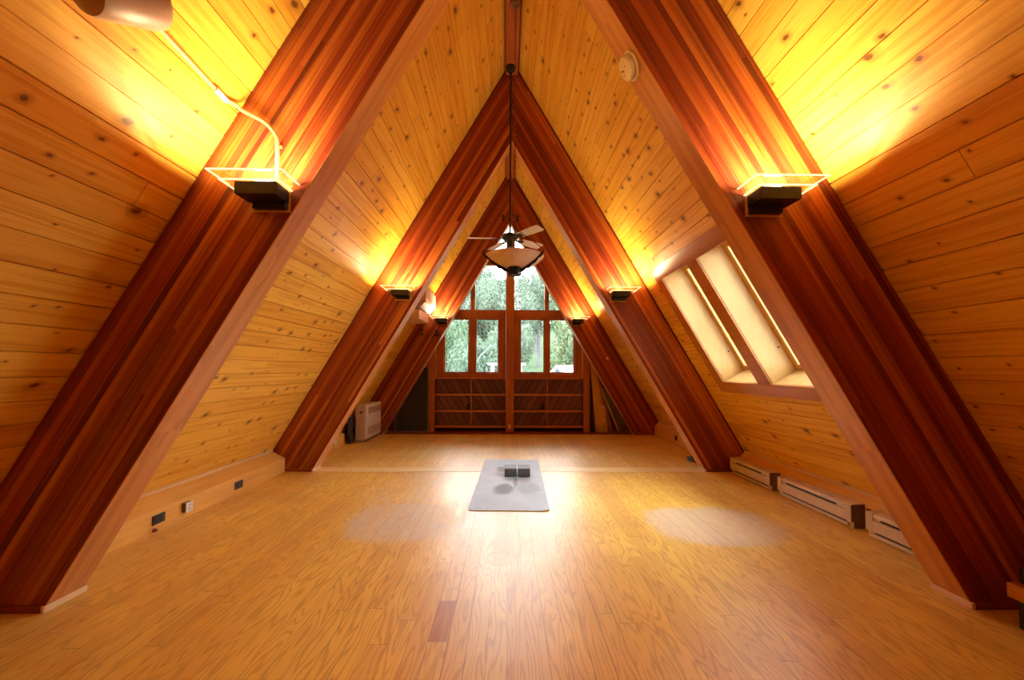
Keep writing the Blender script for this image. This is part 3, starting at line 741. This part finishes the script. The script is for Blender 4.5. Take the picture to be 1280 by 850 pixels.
# ------------------------------------------------------------------ pendant and fan
pc = Vector((0.022, 3.60, 2.164))
pd = empty('pendant_lamp', (pc.x, pc.y, 1.99), 'bowl-shaped pendant lamp with black arms hanging from a chain', 'pendant lamp')
prof = [(.060, -.098), (.105, -.094), (.112, -.086), (.165, -.074), (.172, -.066), (.222, -.046), (.228, -.038), (.258, -.012), (.268, .004), (.262, .006), (.222, -.030), (.165, -.060), (.06, -.086)]
MB().lathe(prof, 48, Matrix.Translation(pc)).build('bowl', M_bowl, pd, smooth=True)
MB().lathe([(0, -.170), (.058, -.170), (.062, -.165), (.062, -.142), (.068, -.138), (.068, -.104), (.06, -.096), (0, -.096)], 32, Matrix.Translation(pc)).build('finial_cap', M_black, pd, smooth=True)
hub = pc + Vector((0, 0, .27))
for ang in (196, 328, 82):
    a = math.radians(ang); dr = Vector((math.cos(a), math.sin(a), 0)); sd = Vector((-dr.y, dr.x, 0))
    m = MB(); top = []; bot = []; n = 24
    for i in range(n + 1):
        t = i/n; rr = .06 + t*.245; zt = -.118 + .142*t + .001 - .020*math.sin(PI*t)
        wv = .012 + .006*abs(math.sin(t*PI*4)) - .004*t
        top.append(pc + dr*rr + Vector((0,0,zt))); bot.append(pc + dr*rr + Vector((0,0,zt - 2*wv)))
    for i in range(n):
        q = [bot[i]-sd*.005, bot[i+1]-sd*.005, bot[i+1]+sd*.005, bot[i]+sd*.005]; w = [top[i]-sd*.005, top[i+1]-sd*.005, top[i+1]+sd*.005, top[i]+sd*.005]
        m.hexa(q, w)
    arm = m.build('arm', M_black, pd)
    MB().tube([top[-1] + Vector((0,0,-.004)), hub], .0035, 6).build('stay_wire', M_black, arm)
MB().tube([pc + Vector((0,0,-.10)), hub + Vector((0,0,.06))], .006, 8).build('stem', M_black, pd)
ch = MB(); zc = hub.z + .06; i = 0
while zc < 4.55:
    Ml = Matrix.Translation((pc.x, pc.y, zc + .014)) @ Matrix.Rotation(PI/2*(i % 2), 4, 'Z')
    ring = [Ml @ Vector((.0085*math.cos(2*PI*k/10), 0, .017*math.sin(2*PI*k/10))) for k in range(11)]
    ch.tube(ring, .003, 5, caps=False); zc += .027; i += 1
ch.build('chain', M_chain, pd)
MB().lathe([(0, 0), (.03, 0), (.045, .012), (.05, .03), (0, .03)], 20, Matrix.Translation((pc.x, pc.y, 4.5325))).build('canopy', M_chain, pd)

fc = Vector((-0.014, 4.40, 2.60))
fn = empty('ceiling_fan', (fc.x, fc.y, 2.5), 'ceiling fan with pale blades on a long black rod, behind the pendant bowl', 'ceiling fan')
MB().tube([fc + Vector((0,0,.03)), (fc.x, fc.y, 4.54)], .0105, 12).build('down_rod', M_black, fn, smooth=True)
MB().lathe([(0, 0), (.02, 0), (.05, .03), (.06, .062), (0, .062)], 20, Matrix.Translation((fc.x, fc.y, 4.50))).build('canopy', M_black, fn, smooth=True)
MB().lathe([(0, -.10), (.035, -.10), (.04, -.03), (.075, -.02), (.09, -.005), (.09, .03), (.07, .045), (.03, .06), (0, .06)], 28, Matrix.Translation(fc)).build('motor', M_black, fn, smooth=True)
for ang in (181, 311, 40, 118):
    Mb = Matrix.Translation(fc) @ Matrix.Rotation(math.radians(ang), 4, 'Z') @ Matrix.Rotation(math.radians(-13), 4, 'X')
    m = MB(); out = [(.16, -.045), (.30, -.055), (.45, -.06), (.475, -.05), (.475, .05), (.45, .06), (.30, .055), (.16, .045)]
    m.add([Mb @ Vector((x, y, -.003)) for x, y in out] + [Mb @ Vector((x, y, .003)) for x, y in out],
          [tuple(range(7,-1,-1)), tuple(range(8,16))] + [(i, (i+1) % 8, (i+1) % 8 + 8, i+8) for i in range(8)])
    b = m.build('blade', M_blade, fn)
    k = MB(); q = [(.07,-.012),(.19,-.03),(.19,.03),(.07,.012)]
    k.hexa([Mb @ Vector((x,y,-.009)) for x,y in q], [Mb @ Vector((x,y,-.0035)) for x,y in q]); k.build('blade_iron', M_black, b)

sm = empty('smoke_detector', (.607, 2.03, 2.74), 'round ivory smoke detector on the underside of the near right arch', 'smoke detector')
nrm = Vector((-SINA, 0, -COSA))
sx = .607; Ms = Matrix.Translation((sx, 2.03, A*S - S*sx)) @ nrm.to_track_quat('Z', 'Y').to_matrix().to_4x4()
MB().lathe([(0, .0005), (.072, .0005), (.072, .012), (.066, .016), (0, .016)], 36, Ms).build('base', M_det, sm, smooth=True)
MB().lathe([(0, .016), (.062, .016), (.062, .034), (.055, .044), (.03, .048), (0, .049)], 36, Ms).build('cover', M_det, sm, smooth=True)
for (a, b, w, h) in ((-.012, 0, .006, .004), (.02, .005, .004, .003), (-.03, .012, .008, .003), (-.02, -.02, .003, .003)):
    MB().add([Ms @ Vector(v) for v in ((a-w,b-h,.0495),(a+w,b-h,.0495),(a+w,b+h,.0495),(a-w,b+h,.0495))], [(0,1,2,3)]).build('sounder_slot', M_slot, sm)

# ------------------------------------------------------------------ mat and blocks
def mat_material():
    m, nt, out = new_mat('worn_grey_mat')
    co = N(nt, 'ShaderNodeTexCoord').outputs['Object']
    x, y, z = N(nt, 'ShaderNodeSeparateXYZ', {0: co}).outputs
    n1 = N(nt, 'ShaderNodeTexNoise', {'Vector': co, 'Scale': 3.2, 'Detail': 5.0, 'Roughness': .6}).outputs[0]
    base = ramp(nt, n1, [(.3, (.44,.52,.60)), (.7, (.58,.65,.71))])
    n2 = N(nt, 'ShaderNodeTexNoise', {'Vector': co, 'Scale': 9.0, 'Detail': 5.0}).outputs[0]
    def blob(cx, cy, rx, ry):
        ex = mth(nt, 'POWER', mth(nt, 'DIVIDE', mth(nt, 'SUBTRACT', x, cx), rx), 2.0); ey = mth(nt, 'POWER', mth(nt, 'DIVIDE', mth(nt, 'SUBTRACT', y, cy), ry), 2.0)
        return sstep(nt, mth(nt, 'ADD', mth(nt, 'ADD', ex, ey), mth(nt, 'MULTIPLY', mth(nt, 'SUBTRACT', n2, .5), 1.6)), .3, 1.5)
    w = mth(nt, 'MAXIMUM', mth(nt, 'MULTIPLY', blob(-.06, -.33, .10, .17), .75), mth(nt, 'MULTIPLY', blob(-.10, .42, .07, .13), .7))
    w = mth(nt, 'MAXIMUM', w, mth(nt, 'MULTIPLY', blob(.05, -.1, .025, .2), .6))
    w = mth(nt, 'MAXIMUM', w, mth(nt, 'MULTIPLY', blob(.17, -.28, .12, .2), .35))
    base = mixc(nt, w, base, (.11,.11,.11))
    sc = N(nt, 'ShaderNodeTexNoise', {'Vector': vec(nt, mth(nt, 'MULTIPLY', x, 30), mth(nt, 'MULTIPLY', y, 6)), 'Scale': 1.0, 'Detail': 3.0, 'Distortion': 2.0}).outputs[0]
    base = mixc(nt, mth(nt, 'MULTIPLY', sstep(nt, sc, .28, .36), .35), base, (.25,.25,.25))
    principled(nt, out, base, .70, Specular_IOR_Level=.3)
    return m
mm = MB(); nx, ny = 12, 34; hw, hl = .332, .91; rc = .03
grid = []
for j in range(ny + 1):
    for i in range(nx + 1):
        u, v = 2*i/nx - 1, 2*j/ny - 1
        px, py = u*hw, v*hl
        z = .0065 + .0018*math.sin(px*9 + py*4) * (abs(u)**3) + (.016*max(0, (u - .55))*max(0, (-v - .9))*10 if v < -.9 else 0)
        if abs(u) == 1 and abs(v) == 1: px *= .965; py *= .99
        grid.append((px, py, z))
top = grid; bot = [(x, y, max(0.0008, z - .006)) for x, y, z in grid]
w = nx + 1; nn = len(grid); fs = []
for j in range(ny):
    for i in range(nx):
        a = j*w + i; fs.append((a, a+1, a+w+1, a+w)); fs.append((nn+a+w, nn+a+w+1, nn+a+1, nn+a))
rim = [i for i in range(w)] + [j*w + nx for j in range(1, ny+1)] + [ny*w + i for i in range(nx-1, -1, -1)] + [j*w for j in range(ny-1, 0, -1)]
for a, b in zip(rim, rim[1:] + rim[:1]): fs.append((b, a, nn+a, nn+b))
mm.add(top + bot, fs)
mt = mm.build('yoga_mat', mat_material(), smooth=True)
mt.location = (0.0, 4.17, 0); mt.rotation_euler = (0, 0, -0.026)
tag(mt, 'pale grey worn exercise mat lying on the floor in the center', 'mat')
def block(x0, x1, label):
    o = MB().box(x0, x1, 4.245, 4.425, .0092, .0985).build('yoga_block', M_block, bevel=.006)
    tag(o, label, 'block', 'foam blocks on the mat')
block(-.062, .066, 'charcoal foam block on the mat, left of the pair'); block(.079, .207, 'charcoal foam block on the mat, right of the pair')

# ------------------------------------------------------------------ things in the nooks beside the gable
dp = empty('leaning_panel', (-1.77, 7.29, .012), 'dark panel with a thin pale frame leaning in the nook left of the shelves', 'panel')
MB().box(-2.045, -1.475, 7.285, 7.305, .022, 1.175).build('felt_face', M_felt, dp)
fr = MB()
for b in ((-2.06,-2.045,.012,1.19), (-1.475,-1.46,.012,1.19)): fr.box(b[0], b[1], 7.28, 7.31, b[2], b[3])
fr.box(-2.045, -1.475, 7.28, 7.31, .012, .022); fr.box(-2.045, -1.475, 7.28, 7.31, 1.175, 1.19)
fr.build('frame', plain('grey_frame', (.30,.27,.25), .4), dp, bevel=.002)
def lean(name, x0, x1, w, wt, z1, y, t, mat, label, cat):
    """board with its foot at x0 (w wide) and its top at x1 (wt wide)"""
    z0 = .0125
    o = MB().hexa([(x0, y, z0), (x0 + w, y, z0), (x0 + w, y + t, z0), (x0, y + t, z0)], [(x1, y, z1), (x1 + wt, y, z1), (x1 + wt, y + t, z1), (x1, y + t, z1)]).build(name, mat, bevel=.002)
    return tag(o, label, cat)
lean('shadow_gap_strip', 1.478, 1.472, .075, .05, 1.18, 7.30, .015, M_felt, 'black upright strip standing in for the shadow gap beside the right post of the shelves', 'shadow strip')  # dark strip modelled in place of the shaded gap beside the post
lean('cardboard_sheet', 1.61, 1.60, .19, .13, .50, 7.258, .008, M_card, 'tan cardboard piece standing in the nook right of the shelves', 'cardboard')
lean('plywood_sheet', 1.575, 1.482, .225, .07, 1.24, 7.278, .012, grained('tan_plywood', (.66,.38,.16), (.52,.27,.10), 'z'), 'tall tan plywood sheet leaning behind the cardboard piece', 'plywood')
lean('brown_board', 1.835, 1.53, .075, .07, 1.15, 7.325, .016, grained('brown_board_wood', (.48,.25,.12), (.36,.17,.08), 'z'), 'brown board leaning between the plywood sheet and a thin stick', 'board')
lean('thin_stick', 1.995, 1.535, .04, .03, 1.15, 7.348, .02, grained('pinkish_stick_wood', (.68,.46,.32), (.55,.35,.22), 'z'), 'thin pale stick leaning left in the nook behind the far right leg', 'stick')
sh = MB(); ns = 10
pa = []; pb = []
for i in range(ns + 1):
    t = i/ns; z = .013 + t*.78
    pa.append((2.02 - t*.33 + .03*math.sin(t*9), 7.40 + .012*math.sin(t*7), z)); pb.append((2.22 - t*.36 + .04*math.sin(t*6+1), 7.41 + .015*math.sin(t*5+2), z))
for i in range(ns):
    a, b, c, d = pa[i], pb[i], pb[i+1], pa[i+1]
    sh.hexa([a, b, (b[0], b[1]+.01, b[2]), (a[0], a[1]+.01, a[2])], [d, c, (c[0], c[1]+.01, c[2]), (d[0], d[1]+.01, d[2])])
tag(sh.build('crumpled_sheet', plain('grey_brown_sheet', (.24,.19,.16), .6)), 'grey-brown crumpled sheet at the back of the nook behind the sticks', 'sheet')

# dark bundle on the floor behind the right leg of the middle arch
bd = MB(); n, mrow = 14, 7; vs = []; fs = []
random.seed(3)
for j in range(mrow + 1):
    ph = j/mrow*PI/2
    for k in range(n):
        th = 2*PI*k/n; rr = math.cos(ph)*(1 + .28*math.sin(3*th + j) + random.uniform(-.12,.12))
        vs.append((2.335 + .085*rr*math.cos(th) + .02*math.sin(th), 5.02 + .17*rr*math.sin(th), .001 + .075*math.sin(ph)*(1 + .25*math.sin(2*th + 1))))
for j in range(mrow):
    for k in range(n): fs.append((j*n+k, j*n+(k+1) % n, (j+1)*n+(k+1) % n, (j+1)*n+k))
fs.append(tuple(range(n-1,-1,-1))); fs.append(tuple(mrow*n+k for k in range(n)))
tag(bd.add(vs, fs).build('dark_bundle', plain('inky_cloth', (.02,.016,.035), .7), smooth=True), 'small dark bundle on the floor behind the right leg of the middle arch', 'bundle')

# things at the frame's right edge, in front of the near right leg
wbx = empty('wooden_box', (2.36, 1.78, 0.0), 'small orange wooden box on the floor in front of the near right leg', 'box')
MB().box(2.198, 2.44, 1.72, 1.80, .135, .20).build('box_body', grained('orange_wood', (.60,.25,.06), (.45,.16,.04), 'y'), wbx, bevel=.004)
MB().box(2.235, 2.43, 1.73, 1.79, 0.0, .1345).build('stand', M_soot, wbx, bevel=.004)
dv = MB().box(2.235, 2.42, 1.735, 1.785, .2005, .27).build('black_device', M_soot, bevel=.008)
tag(dv, 'black device sitting on the small orange wooden box', 'device')

# ------------------------------------------------------------------ outdoors
GZ = -2.6
M_leaf = [leaf_mat('leaf_green', (.055,.092,.055), (.115,.16,.10)), leaf_mat('leaf_grey_green', (.062,.097,.068), (.125,.16,.118)), leaf_mat('leaf_light', (.08,.115,.06), (.17,.205,.12))]
M_bark = plain('bark', (.20,.17,.14), .9, .2); M_birch = plain('pale_bark', (.10,.105,.10), .8, .2, 9)
hill = MB(); nx, ny = 30, 14; vs = []; fs = []
for j in range(ny + 1):
    for i in range(nx + 1):
        x = -45 + 90*i/nx; y = 9 + 70*j/ny
        z = GZ + max(0, y - 17)*.21 + .35*math.sin(x*.3 + y*.2) + .25*math.sin(x*.7)
        vs.append((x, y, z))
for j in range(ny):
    for i in range(nx): a = j*(nx+1) + i; fs.append((a, a+1, a+nx+2, a+nx+1))
hl = hill.add(vs, fs).build('outside_hillside', leaf_mat('meadow', (.04,.06,.035), (.08,.10,.06))); hl['kind'] = 'structure'
def crown_mesh(mat, seed, n=2600, leaf=.17):
    random.seed(seed); m = MB()
    lumps = [(Vector((0,0,0)), 1.0)] + [(Vector((random.uniform(-.75,.75), random.uniform(-.75,.75), random.uniform(-.8,.75))), random.uniform(.38,.62)) for _ in range(9)]
    for _ in range(n):
        c, r = random.choice(lumps)
        v = Vector((random.gauss(0,1), random.gauss(0,1), random.gauss(0,1))).normalized()
        p = c + v*r*random.uniform(.72, 1.02); p.z *= 1.25
        a = Vector((random.gauss(0,1), random.gauss(0,1), random.gauss(0,1))).normalized(); b = a.cross(v)
        if b.length < 1e-3: continue
        b.normalize(); l = leaf*random.uniform(.5,1.1)
        a2 = b.cross(v).normalized()*.6 + v*random.uniform(-.3,.3)
        m.add([p - b*l*.5, p + a2*l*.42, p + b*l*.5, p - a2*l*.42], [(0,1,2,3)])
    return m, mat
def tree(seed, mat, label, bark):
    r = empty('tree', (0,0,0), label, 'tree', 'trees on the hillside')
    m, mt_ = crown_mesh(mat, seed, 7000, .125); 
    m.v = [(x*1.55, y*1.55, z*2.1 + 4.2) for x, y, z in m.v]
    m.build('foliage', mt_, r)
    t = MB(); t.tube([(0,0,-.3), (.05,.02,1.6), (-.04,.05,3.4), (.08,0,5.6)], .1, 8, radii=[.17,.13,.10,.05])
    for a in range(5):
        an = a*1.3; t.tube([(0,0,2.8 + a*.5), (.6*math.cos(an), .6*math.sin(an), 3.6 + a*.5), (1.2*math.cos(an), 1.2*math.sin(an), 4.5 + a*.4)], .04, 6, radii=[.06,.04,.02])
    t.build('trunk', bark, r, smooth=True)
    return r
protos = [tree(11, M_leaf[0], '', M_bark), tree(23, M_leaf[1], '', M_birch), tree(37, M_leaf[2], '', M_bark)]
used = [False]*3
kinds = ['green leafy tree on the hillside outside the gable windows', 'grey-green tree on the hillside outside the gable windows', 'light green tree on the hillside outside the gable windows']
spots = []
random.seed(5)
for row, (Y, cnt, sc_) in enumerate(((16.0, 4, .80), (21.0, 6, 1.0), (27.5, 7, 1.2), (34.0, 7, 1.3), (41.0, 8, 1.4), (48.5, 8, 1.5))):
    sp = 3.95*sc_
    for k in range(cnt):
        x = (k - (cnt-1)/2 + (.5 if row % 2 else 0))*sp + random.uniform(-.1,.1)*sc_
        if abs(x - 3.0) < 3.0 and Y < 18.5: continue
        spots.append((x, Y + random.uniform(-.4,.4), sc_*random.uniform(.92,1.0)))
for i, (x, Y, s) in enumerate(spots):
    k = 2 if (x > 1.2 and Y < 24) else random.choice((0, 1, 1))
    o = protos[k] if not used[k] else copy_tree(protos[k]); used[k] = True
    z = GZ + max(0, Y - 17)*.21 + .35*math.sin(x*.3 + Y*.2) + .25*math.sin(x*.7)
    o.location = (x, Y, z - .05); o.rotation_euler = (0, 0, random.uniform(0, 6.28)); o.scale = (s, s, s)
    o['label'] = kinds[k]; o['group'] = kinds[k].split(' on the')[0] + 's outside'
M_post = plain('weathered_white_paint', (.16,.17,.17), .7)
sd = empty('shed', (2.9, 14.2, GZ), 'small outbuilding with a white metal roof seen through the right window', 'building')
Msh = Matrix.Translation((1.72, 13.5, 0)) @ Matrix.Rotation(math.radians(30), 4, 'Z')
def tr(m): m.v = [tuple(Msh @ Vector(v)) for v in m.v]; return m
tr(MB().prism([(-1.0, GZ), (1.0, GZ), (1.0, .60), (0, 1.20), (-1.0, .60)], 0.05, 3.2, 'x')).build('wall', plain('grey_siding', (.06,.075,.09), .7), sd)
tr(MB().prism([(-1.2, .50), (0, 1.22), (1.2, .50), (1.2, .57), (0, 1.29), (-1.2, .57)], -0.1, 3.4, 'x')).build('roof', plain('white_metal_roof', (.30,.31,.32), .5), sd)
for x, lb in ((-.435, 'white outdoor post with a flat cap seen through the left window'), (.335, 'white outdoor post with a flat cap seen through the right window')):
    p = empty('garden_post', (x, 11.0, GZ), lb, 'post')
    MB().box(x - .05, x + .05, 10.95, 11.05, GZ, 1.25).build('shaft', M_post, p)
    MB().box(x - .13, x + .13, 10.87, 11.13, 1.2505, 1.32).build('cap', M_post, p, bevel=.01)

# ------------------------------------------------------------------ sky, camera, view
w = bpy.data.worlds.new('overcast'); bpy.context.scene.world = w; w.use_nodes = True
nt = w.node_tree; nt.nodes.clear()
wo = nt.nodes.new('ShaderNodeOutputWorld'); bg = nt.nodes.new('ShaderNodeBackground')
bg.inputs[0].default_value = (.90, .95, 1.0, 1); bg.inputs[1].default_value = SKY
nt.links.new(bg.outputs[0], wo.inputs[0])

cam = bpy.data.cameras.new('camera'); co = bpy.data.objects.new('camera', cam); C.objects.link(co)
cam.sensor_width = 36.0; cam.lens = 499.34/1280*36.0; cam.shift_y = 17.2134/1280; cam.clip_start = .05; cam.clip_end = 300
co.location = (-.0445, 0.0, 1.14)
co.matrix_world = Matrix.Translation((-.0445, 0, 1.14)) @ Matrix.Rotation(-.013, 4, 'Z') @ Matrix.Rotation(PI/2 + .0393, 4, 'X') @ Matrix.Rotation(.004, 4, 'Z')
sc = bpy.context.scene; sc.camera = co
sc.view_settings.view_transform = 'Standard'; sc.view_settings.look = 'None'
sc.view_settings.exposure = 0.52; sc.view_settings.gamma = 1.0; sc.view_settings.use_curve_mapping = False
cy = sc.cycles
cy.use_denoising = True; cy.max_bounces = 10; cy.diffuse_bounces = 6; cy.glossy_bounces = 4; cy.transparent_max_bounces = 16
cy.sample_clamp_indirect = 6.0; cy.caustics_reflective = False; cy.caustics_refractive = False
